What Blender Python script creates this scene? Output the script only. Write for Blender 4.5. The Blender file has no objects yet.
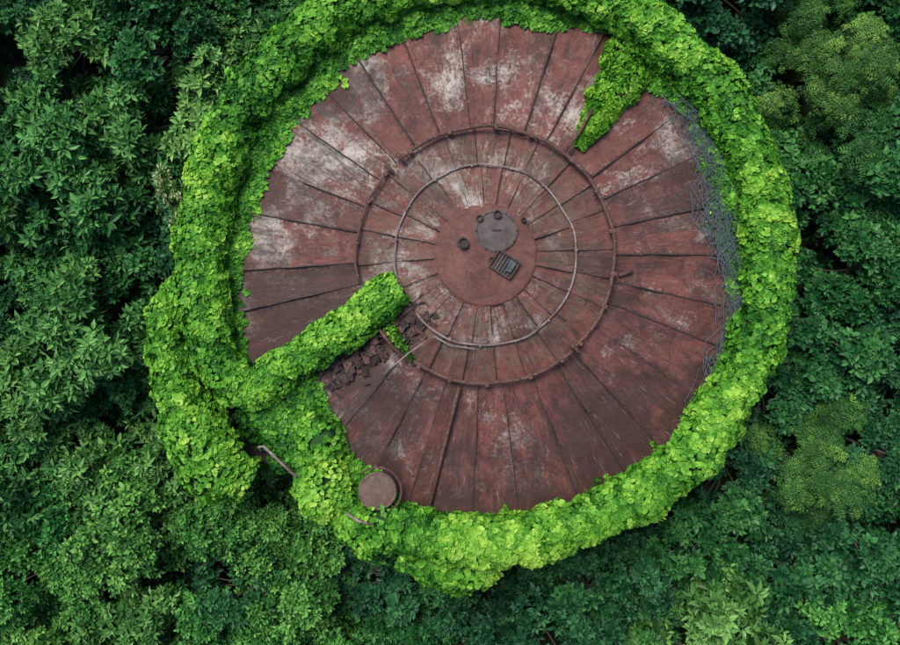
import bpy, math, random
import numpy as np
from mathutils import Vector, noise as mn
rng = np.random.default_rng(7); random.seed(7)
S = bpy.context.scene
TC = (1.4, 2.66)      # tank centre (m)
ZR = 7.5              # rim height
RIM = 11.2
def plan(u, v, z=0.0):     # site plan drawn at 25 units per metre
    return np.array([(u-450)/25.0, (322.5-v)/25.0, z])
def zroof(r): return ZR + 1.5*(1-min(r,RIM)/RIM)
def onroof(u, v, dz=0.0):
    p = plan(u, v); r = math.hypot(p[0]-TC[0], p[1]-TC[1]); p[2] = zroof(r)+dz; return p

# ------------------------------------------------------------ materials
class NT:
    def __init__(s, name):
        s.m = bpy.data.materials.new(name); s.m.use_nodes = True
        s.t = s.m.node_tree; s.n = s.t.nodes; s.n.clear()
        s.out = s.n.new('ShaderNodeOutputMaterial')
    def set(s, node, k, v):
        if v is None: return
        if isinstance(v, bpy.types.NodeSocket): s.t.links.new(v, node.inputs[k])
        else: node.inputs[k].default_value = v
    def math(s, op, a, b=None, c=None, clamp=False):
        n = s.n.new('ShaderNodeMath'); n.operation = op; n.use_clamp = clamp
        s.set(n, 0, a); s.set(n, 1, b); s.set(n, 2, c); return n.outputs[0]
    def mix(s, f, a, b, mode='MIX'):
        n = s.n.new('ShaderNodeMix'); n.data_type = 'RGBA'; n.blend_type = mode
        s.set(n, 0, f)
        for k, v in ((6, a), (7, b)):
            if isinstance(v, tuple) and len(v) == 3: v = v+(1,)
            s.set(n, k, v)
        return n.outputs[2]
    def noise(s, vec, scale, detail=6, rough=0.6, dist=0.0):
        n = s.n.new('ShaderNodeTexNoise'); s.set(n, 'Vector', vec)
        n.inputs['Scale'].default_value = scale; n.inputs['Detail'].default_value = detail
        n.inputs['Roughness'].default_value = rough; n.inputs['Distortion'].default_value = dist
        return n.outputs['Fac']
    def ramp(s, f, *st):
        n = s.n.new('ShaderNodeValToRGB'); s.set(n, 0, f); e = n.color_ramp.elements
        while len(e) < len(st): e.new(0.5)
        for i, (p, c) in enumerate(st):
            e[i].position = p
            e[i].color = (c, c, c, 1) if not isinstance(c, tuple) else c+(1,)
        return n.outputs[0]
    def attr(s, name):
        n = s.n.new('ShaderNodeAttribute'); n.attribute_name = name; return n.outputs['Fac']
    def obj(s): return s.n.new('ShaderNodeTexCoord').outputs['Object']
    def principled(s, col, rough=0.7, metal=0.0, bump=None, bs=0.3, bd=0.05, spec=0.5):
        p = s.n.new('ShaderNodeBsdfPrincipled')
        if isinstance(col, tuple) and len(col) == 3: col = col+(1,)
        s.set(p, 'Base Color', col); s.set(p, 'Roughness', rough); s.set(p, 'Metallic', metal)
        s.set(p, 'Specular IOR Level', spec)
        if bump is not None:
            b = s.n.new('ShaderNodeBump'); b.inputs['Strength'].default_value = bs
            b.inputs['Distance'].default_value = bd; s.set(b, 'Height', bump)
            s.t.links.new(b.outputs[0], p.inputs['Normal'])
        s.t.links.new(p.outputs[0], s.out.inputs[0]); return p

def leaf_mat(name, stops, trans=0.0, rough=0.5, objvar=0.35):
    k = NT(name)
    col = k.ramp(k.attr('v'), *stops)
    if objvar:
        oi = k.n.new('ShaderNodeObjectInfo')
        hs = k.n.new('ShaderNodeHueSaturation')
        k.set(hs, 'Hue', k.math('MULTIPLY_ADD', oi.outputs['Random'], -0.04, 0.508))
        k.set(hs, 'Value', k.math('MULTIPLY_ADD', oi.outputs['Random'], objvar, 1-objvar/2))
        k.set(hs, 'Color', col); col = hs.outputs[0]
    p = k.principled(col, rough, spec=0.25)
    if trans:
        tr = k.n.new('ShaderNodeBsdfTranslucent'); k.set(tr, 'Color', col)
        mx = k.n.new('ShaderNodeMixShader'); mx.inputs[0].default_value = trans
        k.t.links.new(p.outputs[0], mx.inputs[1]); k.t.links.new(tr.outputs[0], mx.inputs[2])
        k.t.links.new(mx.outputs[0], k.out.inputs[0])
    return k.m
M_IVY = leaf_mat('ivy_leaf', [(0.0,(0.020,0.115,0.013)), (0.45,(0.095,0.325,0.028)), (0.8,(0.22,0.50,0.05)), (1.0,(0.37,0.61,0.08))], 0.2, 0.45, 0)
M_CORE = NT('ivy_stems'); M_CORE.principled((0.02,0.07,0.012), 0.9); M_CORE = M_CORE.m
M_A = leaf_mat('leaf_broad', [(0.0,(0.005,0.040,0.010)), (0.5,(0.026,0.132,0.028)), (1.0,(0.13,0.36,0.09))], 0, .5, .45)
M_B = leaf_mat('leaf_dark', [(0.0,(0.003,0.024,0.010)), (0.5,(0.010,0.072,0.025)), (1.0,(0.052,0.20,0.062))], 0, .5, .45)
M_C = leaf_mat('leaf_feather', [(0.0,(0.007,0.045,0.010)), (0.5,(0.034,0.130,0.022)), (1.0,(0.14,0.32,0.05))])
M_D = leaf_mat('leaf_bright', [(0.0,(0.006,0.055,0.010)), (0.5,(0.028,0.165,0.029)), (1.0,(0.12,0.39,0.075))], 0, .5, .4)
M_F = leaf_mat('leaf_blossom', [(0.0,(0.012,0.06,0.012)), (0.55,(0.05,0.18,0.035)), (0.62,(0.30,0.40,0.18)), (1.0,(0.50,0.56,0.36))])
k = NT('bark'); k.principled(k.mix(k.noise(k.obj(), 6), (0.03,0.028,0.02), (0.08,0.07,0.05)), 0.9); M_BARK = k.m

def rust(name, a, b, c, sc=3.0, th=(0.55, 0.7)):
    k = NT(name); o = k.obj()
    f = k.noise(o, sc, 8, 0.65); g = k.noise(o, sc*4, 8, 0.7)
    col = k.mix(k.ramp(f, (0.35, 0.0), (0.65, 1.0)), a, b)
    col = k.mix(k.ramp(g, (th[0], 0.0), (th[1], 1.0)), col, c)
    k.principled(col, 0.75, 0.0, g, 0.4, 0.02); return k.m
M_PIPE = rust('pipe_rust', (0.045,0.020,0.014), (0.13,0.052,0.036), (0.25,0.19,0.16))
M_PIPEG = rust('pipe_worn', (0.11,0.06,0.05), (0.36,0.32,0.30), (0.10,0.05,0.04), 1.5, (0.5,0.62))
M_DARK = rust('rust_dark', (0.016,0.012,0.011), (0.050,0.028,0.023), (0.15,0.09,0.075))
M_HATCH = rust('hatch_metal', (0.050,0.040,0.038), (0.12,0.088,0.08), (0.045,0.03,0.028))
M_LID = rust('lid_metal', (0.085,0.048,0.036), (0.15,0.09,0.07), (0.20,0.15,0.13))
M_TEAL = rust('grate_metal', (0.03,0.04,0.042), (0.10,0.12,0.12), (0.05,0.03,0.025))
M_WALL = rust('wall_steel', (0.08,0.03,0.025), (0.16,0.07,0.055), (0.05,0.025,0.02), 1.0)
k = NT('dead_stem'); k.principled(k.mix(k.noise(k.obj(), 3), (0.03,0.045,0.048), (0.13,0.175,0.185)), 0.85); M_DEAD = k.m

def roof_mat(name='roof_sheet', cap=False):
    k = NT(name); o = k.obj()
    sp = k.n.new('ShaderNodeSeparateXYZ'); k.set(sp, 0, o)
    x, y = sp.outputs[0], sp.outputs[1]
    r = k.math('SQRT', k.math('ADD', k.math('MULTIPLY', x, x), k.math('MULTIPLY', y, y)))
    rr = k.math('MAXIMUM', r, 0.05)
    cx, cy = k.math('DIVIDE', x, rr), k.math('DIVIDE', y, rr)
    rn = k.math('DIVIDE', r, 11.2)
    def polar(K, s, off=0.0):
        c = k.n.new('ShaderNodeCombineXYZ')
        k.set(c, 0, k.math('MULTIPLY', cx, K)); k.set(c, 1, k.math('MULTIPLY', cy, K)); k.set(c, 2, k.math('MULTIPLY_ADD', r, s, off))
        return c.outputs[0]
    s1 = k.noise(polar(7, 0.5), 1, 7, 0.65, 0.5)
    s2 = k.noise(polar(22, 0.75), 1, 8, 0.74, 0.8)
    s3 = k.noise(polar(60, 1.3), 1, 6, 0.7, 0.5)
    i1 = k.noise(o, 0.30, 5, 0.6, 0.5)
    i2 = k.noise(o, 1.3, 10, 0.74, 0.8)
    i3 = k.noise(o, 8.0, 9, 0.8)
    i4 = k.noise(o, 2.6, 9, 0.78, 0.4)
    pv = k.attr('v')
    if cap:
        col = k.mix(k.ramp(i2,(0.38,0.0),(0.62,1.0)), (0.085,0.030,0.024), (0.175,0.070,0.054))
        col = k.mix(k.ramp(i3,(0.51,0.0),(0.62,0.8)), col, (0.048,0.026,0.021))
        e = k.math('ADD', k.math('ADD', i2, k.math('MULTIPLY', i3, 0.8)), k.ramp(k.math('DIVIDE', r, 2.1), (0.0,0.0),(0.74,0.0),(0.97,0.13)))
        e = k.math('ADD', e, k.math('MULTIPLY', cx, 0.05))
        col = k.mix(k.ramp(e,(1.005,0.0),(1.07,0.8)), col, (0.42,0.37,0.32))
        k.principled(col, 0.7, 0.0, k.math('ADD', i3, i2), 0.6, 0.04, 0.4); return k.m
    col = k.mix(k.ramp(s1, (0.36, 0.0), (0.64, 1.0)), (0.078,0.024,0.019), (0.195,0.056,0.045))
    col = k.mix(k.ramp(i4, (0.46, 0.0), (0.62, 0.6)), col, (0.21,0.092,0.072))
    col = k.mix(k.math('MULTIPLY', pv, 0.40), col, (0.062,0.031,0.025))
    # chalky remains of paint, broken up into flakes and streaks
    fW = k.math('ADD', k.math('MULTIPLY', s2, 0.34), k.math('ADD', k.math('MULTIPLY', i2, 0.30), k.math('MULTIPLY', i3, 0.36)))
    reg = k.noise(o, 0.42, 4, 0.6, 0.5)
    up = k.math('MULTIPLY', k.math('SUBTRACT', y, x), 0.0036)
    ring = k.ramp(rn, (0.0, 0.0), (0.17, 0.04), (0.24, 0.04), (0.36, 0.02), (0.42, 0.01), (0.56,0.035), (0.75,0.025), (0.95, 0.0))
    fW = k.math('ADD', k.math('ADD', fW, k.math('MULTIPLY', k.math('SUBTRACT', reg, 0.5), 0.48)), k.math('ADD', up, ring))
    col = k.mix(k.ramp(fW, (0.542, 0.0), (0.585, 0.32), (0.640, 0.92)), col, (0.47,0.42,0.365))
    lr = k.ramp(rn, (0.16, 0.0), (0.24, 1.0), (0.36, 1.0), (0.50, 0.0))
    fL = k.math('MULTIPLY', lr, k.ramp(k.noise(o, 2.0, 7, 0.7), (0.44, 0.0), (0.60, 0.65)))
    col = k.mix(fL, col, (0.115,0.093,0.058))
    # brown rust running down the fall of the sheets
    edge = k.ramp(rn, (0.35, 0.0), (0.95, 0.09))
    fS = k.math('ADD', k.math('ADD', k.math('MULTIPLY', s2, 0.55), k.math('MULTIPLY', i1, 0.45)), edge)
    fS = k.math('ADD', fS, k.math('MULTIPLY', k.math('SUBTRACT', pv, 0.5), 0.06))
    fS = k.math('ADD', fS, k.math('MULTIPLY', y, -0.0035))
    col = k.mix(k.ramp(fS, (0.49, 0.0), (0.60, 0.85)), col, (0.038,0.020,0.016))
    bl = k.noise(o, 0.9, 10, 0.80, 1.0)
    col = k.mix(k.ramp(bl, (0.54, 0.0), (0.61, 0.8)), col, (0.046,0.024,0.019))
    col = k.mix(k.ramp(s3, (0.56, 0.0), (0.65, 0.65)), col, (0.045,0.023,0.018))
    sw = k.noise(polar(80, 1.0, 40.0), 1, 6, 0.75, 0.5)
    col = k.mix(k.ramp(sw, (0.60, 0.0), (0.68, 0.5)), col, (0.37,0.31,0.265))
    col = k.mix(k.ramp(i3, (0.33, 0.8), (0.45, 0.0)), col, (0.042,0.022,0.018))
    h = k.math('ADD', i3, i4)
    k.principled(col, k.ramp(i2, (0.3, 0.48), (0.7, 0.75)), 0.0, h, 0.7, 0.04, 0.35)
    return k.m
M_ROOF = roof_mat(); M_CAP = roof_mat('cap_sheet', True)

# ------------------------------------------------------------ mesh builder
class MB:
    def __init__(s): s.v=[]; s.q=[]; s.m=[]; s.a=[]; s.n=0; s.sm=[]
    def add(s, v, q, mat=0, a=0.5, smooth=False):
        v = np.asarray(v, float).reshape(-1,3); q = np.asarray(q, int).reshape(-1,4)
        s.v.append(v); s.q.append(q+s.n); s.n += len(v)
        s.m.append(np.full(len(q), mat)); s.sm.append(np.full(len(q), smooth))
        s.a.append(np.broadcast_to(np.asarray(a, float), (len(v),)).copy() if np.ndim(a)==0 else np.asarray(a,float))
    def mesh(s, name, mats):
        v=np.concatenate(s.v); q=np.concatenate(s.q); me=bpy.data.meshes.new(name)
        me.vertices.add(len(v)); me.vertices.foreach_set('co', v.astype(np.float32).ravel())
        me.loops.add(len(q)*4); me.loops.foreach_set('vertex_index', q.astype(np.int32).ravel())
        me.polygons.add(len(q)); me.polygons.foreach_set('loop_start', np.arange(0,len(q)*4,4,dtype=np.int32))
        me.polygons.foreach_set('material_index', np.concatenate(s.m).astype(np.int32))
        me.polygons.foreach_set('use_smooth', np.concatenate(s.sm).astype(bool))
        me.update(calc_edges=True)
        at=me.attributes.new('v','FLOAT','POINT'); at.data.foreach_set('value', np.concatenate(s.a).astype(np.float32))
        for m in mats: me.materials.append(m)
        return me
    def obj(s, name, mats, parent=None, loc=(0,0,0)):
        o = bpy.data.objects.new(name, s.mesh(name, mats)); o.location = loc
        S.collection.objects.link(o)
        if parent: o.parent = parent
        return o
def norm(a): return a/np.maximum(np.linalg.norm(a,axis=-1,keepdims=True),1e-9)

IVYT = np.array([(0,0,0),(.50,.12,.07),(.40,.62,.05),(0,1,-.14),(-.40,.62,.05),(-.50,.12,.07)])
BROAD = np.array([(0,0,0),(.19,.30,.05),(.18,.62,.03),(0,1,-.16),(-.18,.62,.03),(-.19,.30,.05)])
OVAL = np.array([(0,0,0),(.28,.28,.06),(.23,.68,.04),(0,1,-.12),(-.23,.68,.04),(-.28,.28,.06)])
def leaves(mb, p, n, t, s, v, T=IVYT, mat=0):
    t = norm(t); n = norm(n - t*np.sum(n*t,-1,keepdims=True)); b = np.cross(t, n)
    s = np.asarray(s)[:,None,None]
    V = p[:,None,:] + s*(b[:,None,:]*T[None,:,0:1] + t[:,None,:]*T[None,:,1:2] + n[:,None,:]*T[None,:,2:3])
    N = len(p); base = (np.arange(N)*6)[:,None]
    q = np.stack([base+np.array([0,1,2,3]), base+np.array([0,3,4,5])],1).reshape(-1,4)
    mb.add(V.reshape(-1,3), q, mat, np.repeat(np.clip(v,0,1),6))
def tube(mb, pts, rad, sides=8, mat=0, a=0.5, closed=False, caps=True, flat=1.0):
    pts = np.asarray(pts,float); n=len(pts); rad=np.broadcast_to(rad,(n,))
    t = norm(np.gradient(pts,axis=0))
    up = np.tile(np.array([0,0,1.0]),(n,1)); bad = np.abs(t[:,2])>0.92; up[bad]=[1,0,0]
    s = norm(np.cross(t,up)); u = np.cross(s,t)
    ang = np.linspace(0,2*np.pi,sides,endpoint=False)
    V = pts[:,None]+rad[:,None,None]*(s[:,None]*np.cos(ang)[None,:,None]+u[:,None]*flat*np.sin(ang)[None,:,None])
    q=[]; m = n-1
    for i in range(m):
        j=(i+1)%n
        for kk in range(sides):
            l=(kk+1)%sides; q.append((i*sides+kk,i*sides+l,j*sides+l,j*sides+kk))
    V=V.reshape(-1,3)
    if caps and sides%2==0:
        c0=len(V); V=np.vstack([V,pts[0],pts[-1]])
        for kk in range(0,sides,2):
            q.append((c0,(kk+2)%sides,(kk+1)%sides,kk)); e=(n-1)*sides
            q.append((c0+1,e+kk,e+kk+1,e+(kk+2)%sides))
    mb.add(V,q,mat,a,True)
def box(mb, c, size, R=None, mat=0, a=0.5, jag=0):
    x,y,z=[d/2 for d in size]
    V=np.array([(-x,-y,-z),(x,-y,-z),(x,y,-z),(-x,y,-z),(-x,-y,z),(x,-y,z),(x,y,z),(-x,y,z)])
    if jag:
        J=np.array([[random.uniform(-1,1)*x*jag,random.uniform(-1,1)*y*jag,random.uniform(-1,1)*.05] for _ in range(4)]); V=V+np.vstack([J,J])
    if R is not None: V=V@np.asarray(R).T
    mb.add(V+np.asarray(c),[(0,3,2,1),(4,5,6,7),(0,1,5,4),(1,2,6,5),(2,3,7,6),(3,0,4,7)],mat,a)
def rot(az, tx=0, ty=0):
    from mathutils import Euler
    return np.array(Euler((tx,ty,az)).to_matrix())
def disc(mb, c, prof, sides=40, mat=0, a=0.5, R=None):
    ang=np.linspace(0,2*np.pi,sides,endpoint=False); V=[]
    for (r,z) in prof: V.append(np.stack([r*np.cos(ang),r*np.sin(ang),np.full(sides,z)],1))
    V=np.concatenate(V)
    if R is not None: V=V@np.asarray(R).T
    q=[(i*sides+kk,i*sides+(kk+1)%sides,(i+1)*sides+(kk+1)%sides,(i+1)*sides+kk) for i in range(len(prof)-1) for kk in range(sides)]
    mb.add(V+np.asarray(c),q,mat,a,False)

# ------------------------------------------------------------ storage tank
tank = bpy.data.objects.new('storage_tank', None); S.collection.objects.link(tank)
tank.location = (TC[0],TC[1],0)
OFF=np.array([TC[0],TC[1],0])
def P2(u,v,dz=0): return onroof(u,v,dz)-OFF
def T(p): return p-OFF

mb=MB()
disc(mb,(0,0,0),[(11.15,0),(11.15,2.5),(11.2,2.52),(11.2,2.58),(11.15,2.6),(11.15,5),(11.2,5.02),(11.2,5.08),(11.15,5.1),(11.15,ZR-0.05)],96)
mb.obj('wall',[M_WALL],tank)

mb=MB(); ribs=MB()
def zone(r0,r1,N,off,nr,dz,rw):
    jit=[random.uniform(-.13,.13) for _ in range(N)]
    for i in range(N):
        a0=(i+off+jit[i])*2*math.pi/N; a1=(i+1+off+jit[(i+1)%N])*2*math.pi/N
        na=8; tilt=random.uniform(-.03,.03); lift=random.uniform(0,.015); pv=random.random()
        g=0.005
        V=[];A=[]
        for ir in range(nr+1):
            r=r0+(r1-r0)*ir/nr
            for ia in range(na+1):
                f=ia/na
                aa=a0+g/r+(a1-a0-2*g/r)*f
                x,y=r*math.cos(aa),r*math.sin(aa)
                sag=-0.08*math.sin(math.pi*f)*(r/RIM)
                z=zroof(r)+dz+lift+tilt*(f-.5)*2+sag+0.11*mn.noise(Vector((x*.7,y*.7,i*3.1)))+.03*mn.noise(Vector((x*2,y*2,i*3.1)))
                # sunken, rotted area under the ivy arm
                u=(x+TC[0])*25+450; w=322.5-(y+TC[1])*25
                d=math.hypot(((u-378)*.87-(w-347)*.5)/58,((u-378)*.5+(w-347)*.87)/20)
                if d<1: z-=.30*(1-d*d)
                V.append((x,y,z)); A.append(pv)
        q=[]
        for ir in range(nr):
            for ia in range(na):
                kx=ir*(na+1)+ia; q.append((kx,kx+na+1,kx+na+2,kx+1))
        mb.add(V,q,0,np.array(A),True)
        pts=[]
        rs=np.linspace(r0+0.05,r1-0.02,14)
        if random.random()<0.15: rs=rs[:random.randint(6,12)]
        for r in rs:
            aa=a0+random.uniform(-.012,.012)/r
            pts.append((r*math.cos(aa),r*math.sin(aa),zroof(r)+dz+0.035))
        tube(ribs,pts,rw*random.uniform(.6,1.35),6,0,random.random())
        if r0>5:
            for r in np.arange(r0+.3,r1-.3,.32):
                aa=a0+.10/r; c=(r*math.cos(aa),r*math.sin(aa),zroof(r)+dz+.01)
                disc(ribs,c,[(.022,0),(.018,.035),(0,.045)],5)
zone(1.9,3.5,24,0.3,10,0.05,.022)
zone(3.46,5.1,24,0.3,10,0.03,.026)
zone(5.05,RIM,30,0.15,44,0.0,.034)
mb.obj('roof_panels',[M_ROOF],tank); ribs.obj('roof_seams',[M_DARK],tank)

mb=MB()
prof=[(2.02,0),(2.02,.09),(1.96,.13),(1.7,.17),(1.3,.22),(0.9,.26),(0.5,.28),(0.0,.29)]
disc(mb,(0,0,zroof(1.9)-0.02),prof,64,0,0.15)
mb.obj('centre_cap',[M_CAP],tank)
mb=MB(); zc=zroof(1.9)+0.22
c=T(plan(495,233,zc)); disc(mb,c,[(.84,-.08),(.84,.08),(.76,.11),(.72,.07),(.3,.11),(0,.12)],40)
for i in range(12):
    a=i*math.pi/6; disc(mb,c+np.array([.79*math.cos(a),.79*math.sin(a),.09]),[(.035,0),(.035,.05),(0,.05)],6,1)
tube(mb,[c+np.array([-.18,0.02,.1]),c+np.array([-.16,0.02,.2]),c+np.array([.16,0.02,.2]),c+np.array([.18,0.02,.1])],.02,6,1)
mb.obj('round_manhole',[M_HATCH,M_DARK],tank)
mb=MB()
for (u,v,r,h) in [(463,245,.20,.3),(496,217,.15,.25),(479,221,.13,.18),(522,222,.08,.12)]:
    c=T(plan(u,v,zc-.05)); disc(mb,c,[(r*1.35,0),(r*1.35,.05),(r,.06),(r,h),(r*1.1,h),(r*1.1,h+.05),(r*.8,h+.06),(r*.75,h-.05),(0,h-.06)],20)
mb.obj('vent_stubs',[M_DARK],tank)
mb=MB(); c=T(plan(503,266,zc+.03)); R=rot(math.radians(-32)); q8=.84
for s in (-1,1):
    box(mb,c+R@np.array([0,s*.44,.06])*q8,(1.15*q8,.07,.18),R,0); box(mb,c+R@np.array([s*.56,0,.06])*q8,(.07,.8*q8,.18),R,0)
box(mb,c+np.array([0,0,-.02]),(1.08*q8,.8*q8,.04),R,2)
for i in range(6): box(mb,c+R@np.array([-.40+i*.15,0,.07])*q8,(.04,.80*q8,.04),R,1)
box(mb,c+R@np.array([.24,.1,.20]),(.34,.55,.02),R@rot(0,.15,-.22),1,jag=.35)
box(mb,c+R@np.array([-.50,-.1,.13]),(.2,.2,.02),R@rot(.4,.3,.2),3,jag=.5)
mb.obj('square_hatch',[M_DARK,M_TEAL,M_DARK,M_PIPE],tank)

def arc(mb,R,a0,a1,rad,dz,mat,wob=.02,post=18,sides=8):
    n=max(8,int(abs(a1-a0)/2.2)); pts=[]
    for i in range(n+1):
        a=math.radians(a0+(a1-a0)*i/n); rr=R+wob*mn.noise(Vector((a*3,R,0)))*2
        pts.append((rr*math.cos(a),rr*math.sin(a),zroof(R)+dz+wob*mn.noise(Vector((a*2,R,9)))))
    tube(mb,pts,rad,sides,mat)
    a=a0+3
    while a<a1:
        ar=math.radians(a); d=np.array([math.cos(ar),math.sin(ar),0]); b=d*R
        tube(mb,[b+np.array([0,0,zroof(R)]),b+np.array([0,0,zroof(R)+dz])],rad*.8,6,mat)
        box(mb,b+np.array([0,0,zroof(R)+dz]),(rad*3.0,rad*1.8,rad*2.4),rot(ar),mat)
        a+=post*random.uniform(.8,1.2)
mb=MB()
arc(mb,5.08,-46,131,.082,.38,0,.04); arc(mb,5.10,138,192,.055,.3,0,.04); arc(mb,5.08,236,312,.082,.38,0,.04)
for a in (131,-46+360,138):
    ar=math.radians(a); tube(mb,[(4.9*math.cos(ar),4.9*math.sin(ar),zroof(5)+.3),(5.35*math.cos(ar),5.35*math.sin(ar),zroof(5)+.33)],.08,8,0)
mb.obj('outer_ring_rail',[M_PIPE],tank)
mb=MB()
arc(mb,3.58,-140,214,.038,.14,0,.05,24)
mb.obj('inner_ring_rail',[M_PIPEG],tank)
mb=MB()
tube(mb,[P2(459,386,.25),P2(452,415,.2),P2(442,455,.16),P2(426,522,.12)],.085,8)
tube(mb,[P2(590,112,.6),P2(578,134,.5),P2(563,154,.38)],.07,8)
tube(mb,[P2(376,324,.3),P2(392,345,.36),P2(407,360,.3)],.07,8)
tube(mb,[P2(618,276,.08),P2(632,271,.1)],.07,8)
tube(mb,[P2(553,148,.3),P2(567,160,.32),P2(590,178,.3)],.04,8)
mb.obj('loose_pipes',[M_PIPE],tank)
mb=MB()
tube(mb,[P2(434,336,.3),P2(410,352,.45),P2(384,374,.35)],.03,8)
tube(mb,[P2(434,336,.3),P2(450,345,.25),P2(475,349,.2)],.03,8)
mb.obj('bent_rod',[M_PIPEG],tank)
mb=MB()
for i in range(260):
    f=random.random(); g=random.gauss(0,.55)
    u=320+116*f+g*9; w=374-66*f+g*17+2
    c=P2(u,w,random.uniform(-.10,.12))
    s=random.uniform(.15,.50)
    box(mb,c,(s,s*random.uniform(.2,.8),.02),rot(math.radians(random.choice([28,-58])+random.uniform(-25,25)),random.uniform(-.4,.4),random.uniform(-.4,.4)),random.choice([0,0,0,0,1]),random.random(),jag=.5)
for i in range(7):
    u=328+i*15; w=374-i*8.5
    tube(mb,[P2(u-5,w-12,.02),P2(u+7,w+12,.04)],.035,6)
mb.obj('broken_sheets',[M_DARK,M_PIPE],tank)

# ------------------------------------------------------------ ivy
BP=[(243,362),(243,330),(241,300),(246,240),(262,180),(290,130),(322,92),(358,58),(400,42),(440,26),(480,20),(520,24),(560,27),(600,24),(622,34),(640,62),(655,86),(690,112),(706,150),(712,200),(724,240),(734,285),(735,315),(726,360),(712,400),(692,430),(660,455),(624,486),(590,500),(560,513),(530,521),(490,519),(440,518),(405,508),(388,482),(352,462),(340,430),(326,400),(314,372)]
bp=[]
for u,v in BP:
    p=plan(u,v); dx,dy=p[0]-TC[0],p[1]-TC[1]; bp.append((math.atan2(dy,dx),math.hypot(dx,dy)))
bp.sort(); BA=np.array([b[0] for b in bp]); BR=np.array([b[1] for b in bp])
BA=np.concatenate([BA[-1:]-2*np.pi,BA,BA[:1]+2*np.pi]); BR=np.concatenate([BR[-1:],BR,BR[:1]])
ivy=MB()
def noisev(P,s,o=0.0): return np.array([mn.noise(Vector((p[0]*s+o,p[1]*s+o,p[2]*s))) for p in P])
def ivy_tube(path, rad, dens, flat=0.85, sz=(.15,.28), lum=0.0, lump=.19, core=.70):
    path=np.asarray(path,float)
    seg=np.linalg.norm(np.diff(path,axis=0),axis=1); cum=np.concatenate([[0],np.cumsum(seg)]); L=cum[-1]
    rad=np.broadcast_to(rad,(len(path),)).astype(float)
    N=int(L*2*math.pi*rad.mean()*dens)
    s=rng.uniform(0,L,N); ph=rng.uniform(-.3*np.pi,1.3*np.pi,N)
    ip=lambda q: np.stack([np.interp(q,cum,path[:,i]) for i in range(3)],1)
    c=ip(s); e=.15; t=norm(ip(np.minimum(s+e,L))-ip(np.maximum(s-e,0)))
    up=np.array([0,0,1.]); side=norm(np.cross(t,up)); u=np.cross(side,t)
    r=np.interp(s,cum,rad)
    d=side*np.cos(ph)[:,None]+u*(np.sin(ph)*flat)[:,None]
    surf=c+d*r[:,None]
    l1=noisev(surf,.75,3); l2=noisev(surf,2.0,11); l3=noisev(surf,.28,21)
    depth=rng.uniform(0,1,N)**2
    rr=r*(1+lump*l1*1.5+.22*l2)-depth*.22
    p=c+d*rr[:,None]
    n=norm(d+rng.normal(0,.42,(N,3)))
    down=np.array([0,0,-1.])-d*(-d[:,2:3])
    outw=norm((p-np.array([TC[0],TC[1],0]))*np.array([1,1,0]))
    ran=norm(rng.normal(0,1,(N,3))*np.array([1,1,.3]))
    tip=norm(down*1.0+outw*.30+ran*.70+d*.2)
    size=rng.uniform(*sz,N)*(1+.25*l3)
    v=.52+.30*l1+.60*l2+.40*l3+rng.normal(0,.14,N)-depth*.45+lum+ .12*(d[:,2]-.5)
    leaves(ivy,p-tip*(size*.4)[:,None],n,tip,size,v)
    cp=path.copy(); cp[:,2]-=.04*rad.mean(); tube(ivy,cp,rad*core,10,1,flat=flat)
def ringpts(a0,a1,R,z,n):
    return [np.array([TC[0]+R*math.cos(math.radians(a)),TC[1]+R*math.sin(math.radians(a)),z]) for a in np.linspace(a0,a1,n)]
main=[]; mr=[]
for i,a in enumerate(np.linspace(197,-108,130)):
    w=mn.noise(Vector((i*.13,3,5)))
    R=11.38+.10*w
    main.append(ringpts(a,a,R,ZR+.6+.12*w,1)[0]); mr.append(1.02+.16*mn.noise(Vector((i*.35,0,9))))
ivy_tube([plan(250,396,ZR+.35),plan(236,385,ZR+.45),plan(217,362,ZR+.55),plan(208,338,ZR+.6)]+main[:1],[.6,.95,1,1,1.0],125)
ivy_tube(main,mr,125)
# outer roll of growth on the left, over a lower landing
ivy_tube([plan(168,280,ZR-1.2),plan(153,312,ZR-1.1),plan(155,355,ZR-1.0),plan(168,400,ZR-.8),plan(184,435,ZR-.7),plan(210,472,ZR-.7),plan(240,488,ZR-1.0)],[.5,.85,.95,1.15,1.4,1.5,.9],120,lum=.06)
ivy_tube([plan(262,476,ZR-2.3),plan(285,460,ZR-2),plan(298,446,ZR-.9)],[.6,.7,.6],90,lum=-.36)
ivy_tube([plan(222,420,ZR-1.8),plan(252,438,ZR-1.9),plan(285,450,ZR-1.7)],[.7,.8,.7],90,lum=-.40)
ivy_tube([plan(304,420,ZR+.35),plan(318,438,ZR+.5),plan(322,458,ZR+.2)],[.7,1.05,.7],120,lum=.10)
ivy_tube([plan(298,480,ZR+.1),plan(322,492,ZR+.35),plan(348,504,ZR+.1)],[.7,1.25,.7],120,lum=.16)
ivy_tube([plan(328,497,ZR-.1),plan(355,524,ZR),plan(385,540,ZR+.2)]+ringpts(-111,-100,11.40,ZR+.45,4),[.7,1.0,1.15,1.1,1.05,1.05,1],120,lum=.02)
ivy_tube([plan(398,562,ZR-.3),plan(440,574,ZR-.3),plan(470,577,ZR-.3),plan(496,564,ZR-.2)],[.6,.95,1.05,.6],120,lum=.08)
A=[onroof(u,v,.36) for u,v in [(236,398),(262,384),(300,359),(340,333),(372,309),(392,294),(402,288)]]
ivy_tube(A,[.8,.84,.80,.80,.78,.80,.60],190,.85,(.12,.23),.0,.14)
A=[onroof(u,v,.12) for u,v in [(650,22),(640,45),(624,75),(608,98),(594,122),(579,148)]]
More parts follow.
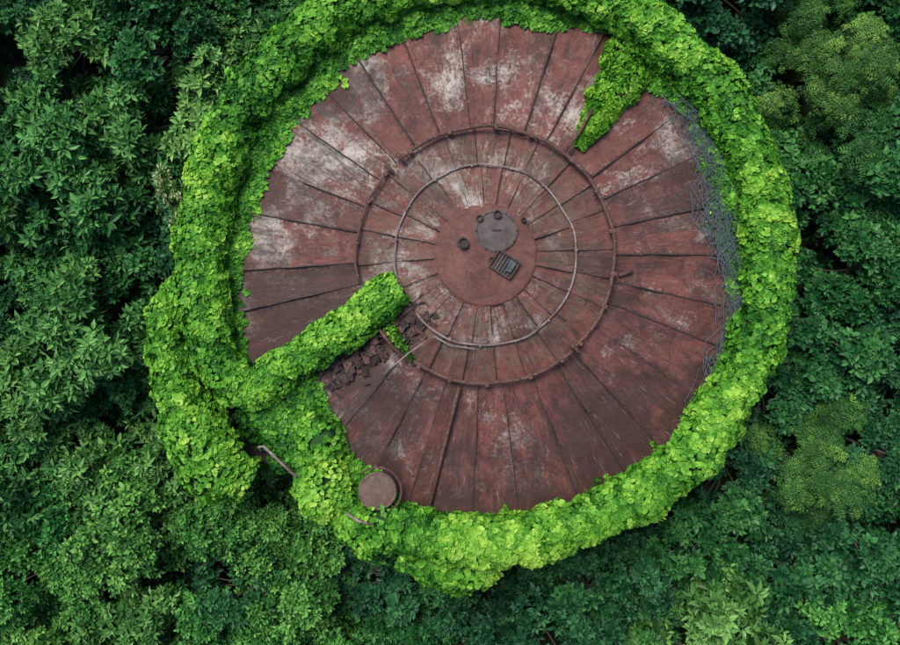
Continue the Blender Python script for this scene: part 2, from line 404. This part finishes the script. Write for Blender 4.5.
ivy_tube(A,[1.2,1.05,.92,.82,.60,.22],190,.45,(.12,.23),.12,.25,.35)
A=[onroof(u,v,.10) for u,v in [(384,318),(400,340),(415,362)]]
ivy_tube(A,[.28,.22,.10],110,.5,(.09,.18),.08,.4,.3)
ivy_tube([plan(782,205,ZR-.1),plan(789,225,ZR-.1),plan(782,245,ZR-.2)],[.4,.6,.4],110,lum=.14)
for (u,v,l,az) in [(598,492,.5,1.5),(505,516,.35,1.4),(560,508,.3,1.8),(663,452,.5,2.3),(690,425,.4,2.2),(712,165,.5,3.4),(716,225,.45,3.0),(728,240,.4,3.5),(722,372,.35,2.8),(612,485,.35,1.9),(345,462,.4,.6)]:
    a=onroof(u,v,.06); b=a+np.array([math.cos(az),math.sin(az),.03])*l; m=(a+b)/2+np.array([random.uniform(-.08,.08),random.uniform(-.08,.08),.03])
    ivy_tube([a,m,b],[.22,.16,.06],150,.5,(.09,.17),.12,.5,.2)
# creeping mat on the roof edge
N=160000
a=rng.uniform(-np.pi,np.pi,N); r=np.sqrt(rng.uniform(6.0**2,11.5**2,N))
rb=np.interp(a,BA,BR)
xy=np.stack([TC[0]+r*np.cos(a),TC[1]+r*np.sin(a),np.zeros(N)],1)
nn=noisev(xy,1.1,2)+.6*noisev(xy,3.2,7)
d=r-rb+nn*.38-.02
keep=(d>0); a,r,xy,d,nn=a[keep],r[keep],xy[keep],d[keep],nn[keep]
kp=rng.uniform(0,1,len(d))<np.clip(.35+d*1.6,0,1); a,r,xy,d,nn=a[kp],r[kp],xy[kp],d[kp],nn[kp]
N=len(a)
th=np.clip(d*.3,.03,.35)*(1+.5*nn)
z=np.array([zroof(q) for q in r])+th*rng.uniform(.3,1,N)+.04
p=xy.copy(); p[:,2]=z
inw=-np.stack([np.cos(a),np.sin(a),np.zeros(N)],1)
n=norm(np.array([0,0,1.])+inw*.35+rng.normal(0,.40,(N,3)))
tip=norm(inw+rng.normal(0,.6,(N,3))+np.array([0,0,-.15]))
v=.22+.55*nn+rng.normal(0,.17,N)+np.where(d<.35,.12,0)
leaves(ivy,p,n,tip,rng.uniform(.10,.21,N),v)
N=30000
a=rng.uniform(-np.pi,np.pi,N); z=rng.uniform(.2,ZR+.2,N)
xy=np.stack([TC[0]+11.3*np.cos(a),TC[1]+11.3*np.sin(a),z],1); nn=noisev(xy,.6,4)
R_=11.30+np.clip(.45+.5*nn,.05,1)*rng.uniform(.3,1,N)*np.clip(z/ZR,.3,1)*.8
out=np.stack([np.cos(a),np.sin(a),np.zeros(N)],1)
p=np.stack([TC[0]+R_*np.cos(a),TC[1]+R_*np.sin(a),z],1)
leaves(ivy,p,norm(out+np.array([0,0,.5])+rng.normal(0,.3,(N,3))),norm(np.array([0,0,-1.])+rng.normal(0,.4,(N,3))),rng.uniform(.2,.34,N),.15+.4*nn+rng.normal(0,.12,N))
ivy.obj('ivy',[M_IVY,M_CORE])

land=bpy.data.objects.new('access_platform',None); S.collection.objects.link(land)
mb=MB()
for (u,v,l,w,az) in [(178,375,6.5,1.2,math.radians(102)),(228,450,3.6,1.0,math.radians(-28))]:
    c=plan(u,v,ZR-2.6); box(mb,c,(l,w,.12),rot(az))
    for sx in (-1,1):
        for sy in (-1,1):
            q=c+rot(az)@np.array([sx*(l/2-.3),sy*(w/2-.2),0]); tube(mb,[q*np.array([1,1,0]),q-np.array([0,0,.06])],.09,8)
mb.obj('deck_and_posts',[M_DARK],land)

lid=bpy.data.objects.new('round_hatch',None); S.collection.objects.link(lid)
c=plan(378,490,ZR+.95)
mb=MB(); disc(mb,c,[(.68,-.9),(.68,-.02),(.76,-.02),(.76,.05),(.72,.07),(.66,.05),(.45,.08),(.0,.10)],40)
for i in range(10):
    q=i*math.pi/5; disc(mb,c+np.array([.705*math.cos(q),.705*math.sin(q),.06]),[(.03,0),(.03,.05),(0,.05)],6)
mb.obj('lid',[M_LID],lid)
mb=MB(); hp=[]
for i in range(15):
    q=math.radians(-60+i*14); hp.append(c+np.array([.95*math.cos(q),.95*math.sin(q),.0]))
tube(mb,hp,.045,8); mb.obj('guard_loop',[M_PIPE],lid)
hr=bpy.data.objects.new('handrail',None); S.collection.objects.link(hr)
mb=MB(); tube(mb,[plan(258,452,ZR+.2),plan(259,447,ZR+.75),plan(264,446,ZR+.8),plan(280,461,ZR+.8),plan(296,476,ZR+.8),plan(297,478,ZR+.2)],.06,8); mb.obj('rail',[M_PIPEG],hr)
tb=MB(); tube(tb,[plan(348,510,ZR+1.3),plan(360,517,ZR+1.4),plan(374,521,ZR+1.35)],.055,8); tb.obj('rail_end',[M_PIPEG],hr)

mb=MB()
cl=[(660,92),(690,112),(706,150),(712,200),(728,240),(738,285),(737,330),(722,375),(708,405),(690,432)]
cl=np.array(cl,float)
for i in range(210):
    s0=random.uniform(0,7.8); ln=random.uniform(.3,1.4); off=random.gauss(1,7); pts=[]; rv=random.uniform(0,99)
    n=9
    for j in range(n):
        s=min(s0+ln*j/(n-1),8.99); i0=int(s); f=s-i0; c=cl[i0]*(1-f)+cl[i0+1]*f
        o=off+24*mn.noise(Vector((j*.35,rv,0))); o2=26*mn.noise(Vector((j*.4,rv,7)))
        pts.append(onroof(c[0]+o,c[1]+o2,.07+.22*abs(mn.noise(Vector((j*.5,rv,3))))+random.uniform(0,.05)+max(0,o+2)*.014))
    tube(mb,pts,random.uniform(.006,.016),5)
mb.obj('dead_vines',[M_DEAD])

# ------------------------------------------------------------ trees
def sph(n,zmin=-1):
    z=rng.uniform(zmin,1,n); a=rng.uniform(0,2*np.pi,n); s=np.sqrt(1-z*z); return np.stack([s*np.cos(a),s*np.sin(a),z],1)
def rosettes(mb,P,AX,K,ls,T,mat,vb,inc=(25,85),vj=.10):
    n=len(P); AX=norm(AX)
    h=np.where(np.abs(AX[:,2:3])>.9,np.array([[1.,0,0]]),np.array([[0,0,1.]]))
    s=norm(np.cross(AX,h)); u=np.cross(AX,s)
    ph=rng.uniform(0,6.28,(n,1))+np.arange(K)[None]*2.399+rng.normal(0,.2,(n,K))
    ic=np.radians(np.linspace(inc[0],inc[1],K))[None]+rng.normal(0,.15,(n,K))
    rad=s[:,None]*np.cos(ph)[...,None]+u[:,None]*np.sin(ph)[...,None]
    t=AX[:,None]*np.cos(ic)[...,None]+rad*np.sin(ic)[...,None]
    nn=AX[:,None]*np.sin(ic)[...,None]-rad*np.cos(ic)[...,None]
    t=t+rng.normal(0,.10,t.shape); nn=nn+rng.normal(0,.22,nn.shape)
    p=P[:,None]-AX[:,None]*(np.arange(K)[None,:,None]*.03)+rad*.04
    ssc=rng.uniform(.75,1.2,(n,1))
    size=ls*(.45+.55*np.linspace(.3,1,K))[None]*rng.uniform(.8,1.2,(n,K))*ssc
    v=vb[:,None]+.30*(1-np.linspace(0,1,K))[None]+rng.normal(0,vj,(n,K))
    leaves(mb,p.reshape(-1,3),nn.reshape(-1,3),t.reshape(-1,3),size.ravel(),v.ravel(),T,mat)
def fronds(mb,P,AX,K,fl,m,mat,vb):
    n=len(P); AX=norm(AX)
    h=np.where(np.abs(AX[:,2:3])>.9,np.array([[1.,0,0]]),np.array([[0,0,1.]]))
    s=norm(np.cross(AX,h)); u=np.cross(AX,s)
    ph=rng.uniform(0,6.28,(n,1))+np.arange(K)[None]*2.399
    rad=s[:,None]*np.cos(ph)[...,None]+u[:,None]*np.sin(ph)[...,None]
    rad=rad.reshape(-1,3); ax=np.repeat(AX,K,0); p0=np.repeat(P,K,0); vv=np.repeat(vb,K)+rng.normal(0,.14,n*K)
    F=len(p0); sd=norm(np.cross(ax,rad)); L=fl*rng.uniform(.6,1.2,F)
    for j in range(m):
        f=(j+.8)/m
        c=p0+rad*(L*f)[:,None]+ax*(L*(.45*f-.6*f*f))[:,None]
        wl=L*.30*math.sin(math.pi*min(.92,f*.85+.12))
        for sg in (-1,1):
            leaves(mb,c,ax+rng.normal(0,.3,(F,3)),sd*sg+rad*.45+rng.normal(0,.15,(F,3))-ax*.1,wl,vv+rng.normal(0,.06,F),OVAL*np.array([.75,1,1]),mat)
def make_tree(name,kind,H,R,seed,mat):
    global rng
    rng=np.random.default_rng(seed); mb=MB()
    nb={'A':17,'B':18,'C':14,'D':21,'F':10}[kind]
    th=H*.5
    tp=[(0,0,-.3),(rng.normal(0,.1),rng.normal(0,.1),th*.5),(rng.normal(0,.2),rng.normal(0,.2),th),(rng.normal(0,.3),rng.normal(0,.3),H*.82)]
    tube(mb,tp,[.20,.15,.10,.03],8,0)
    for i in range(nb):
        rho=R*math.sqrt((i+.5)/nb); az=i*2.399+rng.normal(0,.38)
        z=H*(1-.42*(rho/R)**2)-rng.uniform(0,.30)*H-.4
        c=np.array([rho*math.cos(az),rho*math.sin(az),z])
        br=rng.uniform(.5,.95)*(R if kind!='F' else 2.0)/2.9*1.05
        mid=np.array([c[0]*.4,c[1]*.4,th*.6+(z)*.4])
        tube(mb,[tp[2]*np.array([1,1,.85]),mid,c,c+np.array([c[0]*.08,c[1]*.08,.3])],[.06,.04,.025,.012],5,0)
        nsh=int({'A':27,'B':36,'C':20,'D':56,'F':70}[kind]*br*br*1.5)+4
        dd=sph(nsh,-.3); rad=br*rng.uniform(.6,1.15,nsh)
        P=c+dd*rad[:,None]*np.array([1,1,.8])
        AX=dd*.75+np.array([0,0,.8])+rng.normal(0,.22,(nsh,3))
        bv=rng.uniform(-.17,.17)
        vb=.27+bv+.25*(rad/br-.8)*2+rng.normal(0,.15,nsh)+.16*dd[:,2]+.20*(z/H-.7)  # random leaf tone, plus painted shade: inner, lower and down-facing shoots darker
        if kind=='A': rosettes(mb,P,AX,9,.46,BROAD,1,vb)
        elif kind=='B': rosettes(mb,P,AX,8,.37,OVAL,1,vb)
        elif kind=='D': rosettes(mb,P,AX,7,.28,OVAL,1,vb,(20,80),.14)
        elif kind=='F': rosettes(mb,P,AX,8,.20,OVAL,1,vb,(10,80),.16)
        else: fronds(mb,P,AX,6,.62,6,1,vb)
    return mb.mesh(name,[M_BARK,mat])
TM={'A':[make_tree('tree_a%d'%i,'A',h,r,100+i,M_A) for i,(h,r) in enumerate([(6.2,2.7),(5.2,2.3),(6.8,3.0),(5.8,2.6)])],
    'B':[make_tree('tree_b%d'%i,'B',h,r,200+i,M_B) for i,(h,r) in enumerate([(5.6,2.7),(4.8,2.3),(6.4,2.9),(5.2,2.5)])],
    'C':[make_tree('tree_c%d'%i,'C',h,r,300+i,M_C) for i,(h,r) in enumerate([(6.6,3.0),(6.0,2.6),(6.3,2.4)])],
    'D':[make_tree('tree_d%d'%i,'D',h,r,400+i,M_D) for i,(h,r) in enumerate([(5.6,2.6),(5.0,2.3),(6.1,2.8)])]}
NAME={'A':'broadleaf_tree','B':'dark_leaved_tree','C':'acacia_tree','D':'bushy_tree'}
random.seed(11)
sp=3.35; cnt=0
for ix in range(-9,10):
    for iy in range(-8,9):
        x=ix*sp+(iy%2)*sp*.5+random.uniform(-.9,.9); y=iy*sp*.92+random.uniform(-.9,.9)
        dt=math.hypot(x-TC[0],y-TC[1])
        if dt<13.9: continue
        if math.hypot(x+10.5,y+4)<3.6: continue
        if random.random()<.04: continue
        w={'A':.2,'B':.25,'C':.03,'D':.05}
        if x<-8: w['A']+=1.0; w['D']+=.15
        if x<-3 and y<-7: w['D']+=1.8; w['A']+=.2
        if x>-3: w['B']+=1.5; w['A']+=.06
        if x<-4 and y>8: w['B']+=.4
        if x>10 and y>8: w['C']+=3
        if x>15 and -9<y<-3: w['C']+=2.5
        kd=random.choices(list(w),list(w.values()))[0]
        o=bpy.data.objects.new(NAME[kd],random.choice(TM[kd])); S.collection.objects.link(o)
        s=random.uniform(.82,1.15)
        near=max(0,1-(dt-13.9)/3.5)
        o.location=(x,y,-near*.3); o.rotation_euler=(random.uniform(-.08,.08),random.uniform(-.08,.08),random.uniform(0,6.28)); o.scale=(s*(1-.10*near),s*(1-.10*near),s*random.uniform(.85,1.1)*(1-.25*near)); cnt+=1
fs=bpy.data.objects.new('flowering_shrub',make_tree('flowering_shrub','F',7.3,1.5,501,M_F)); S.collection.objects.link(fs)
fs.location=tuple(plan(144,196)); fs.scale=(.7,1.2,1)
print('trees',cnt)

rng=np.random.default_rng(5); mb=MB(); n=8500
P=np.stack([rng.uniform(-28,28,n),rng.uniform(-23,23,n),rng.uniform(.2,2.4,n)],1)
P=P[np.hypot(P[:,0]-TC[0],P[:,1]-TC[1])>11.9]; P[:,2]*=np.clip(.7+noisev(P*np.array([1,1,0]),.5),.15,1.4)
rosettes(mb,P,np.array([0,0,1.])+rng.normal(0,.3,P.shape),7,.42,BROAD,0,.15+.5*noisev(P,.4,3))
mb.obj('undergrowth',[M_B])

gn=60; xs=np.linspace(-1,1,gn+1); xs=np.sign(xs)*np.abs(xs)**3*400
V=[];q=[]
for y in xs:
    for x in xs: V.append((x,y,0.12*mn.noise(Vector((x*.2,y*.2,0)))-.05))
for i in range(gn):
    for j in range(gn):
        a=i*(gn+1)+j; q.append((a,a+1,a+gn+2,a+gn+1))
mb=MB(); mb.add(V,q,0,.5,True)
k=NT('forest_floor'); o=k.obj(); f=k.noise(o,1.2,8,.7)
k.principled(k.mix(k.ramp(f,(.35,0.),(.65,1.)),(0.02,0.018,0.010),(0.018,0.05,0.014)),.95,0,f,.6,.1)
mb.obj('ground',[k.m])

# ------------------------------------------------------------ light
w=bpy.data.worlds.new('World'); S.world=w; w.use_nodes=True; nt=w.node_tree
bg=nt.nodes['Background']; sky=nt.nodes.new('ShaderNodeTexSky'); sky.sky_type='NISHITA'; sky.sun_disc=False
EL,AZ=math.radians(62),math.radians(-32)
sky.sun_elevation=EL; sky.sun_rotation=AZ
nt.links.new(sky.outputs[0],bg.inputs[0]); bg.inputs[1].default_value=.15
L=bpy.data.lights.new('sun','SUN'); L.energy=4.0; L.angle=math.radians(30); L.color=(1,.95,.87)
lo=bpy.data.objects.new('sun',L); S.collection.objects.link(lo)
dv=Vector((math.sin(AZ)*math.cos(EL),math.cos(AZ)*math.cos(EL),math.sin(EL)))
lo.rotation_euler=dv.to_track_quat('Z','Y').to_euler(); lo.location=(0,0,60)
cam=bpy.data.cameras.new('camera'); co=bpy.data.objects.new('camera',cam); S.collection.objects.link(co)
cam.lens=35; cam.sensor_width=36; cam.clip_end=2000
co.location=(0,0,43.2); co.rotation_euler=(0,0,0); S.camera=co
S.view_settings.view_transform='Standard'; S.view_settings.look='None'; S.view_settings.exposure=0
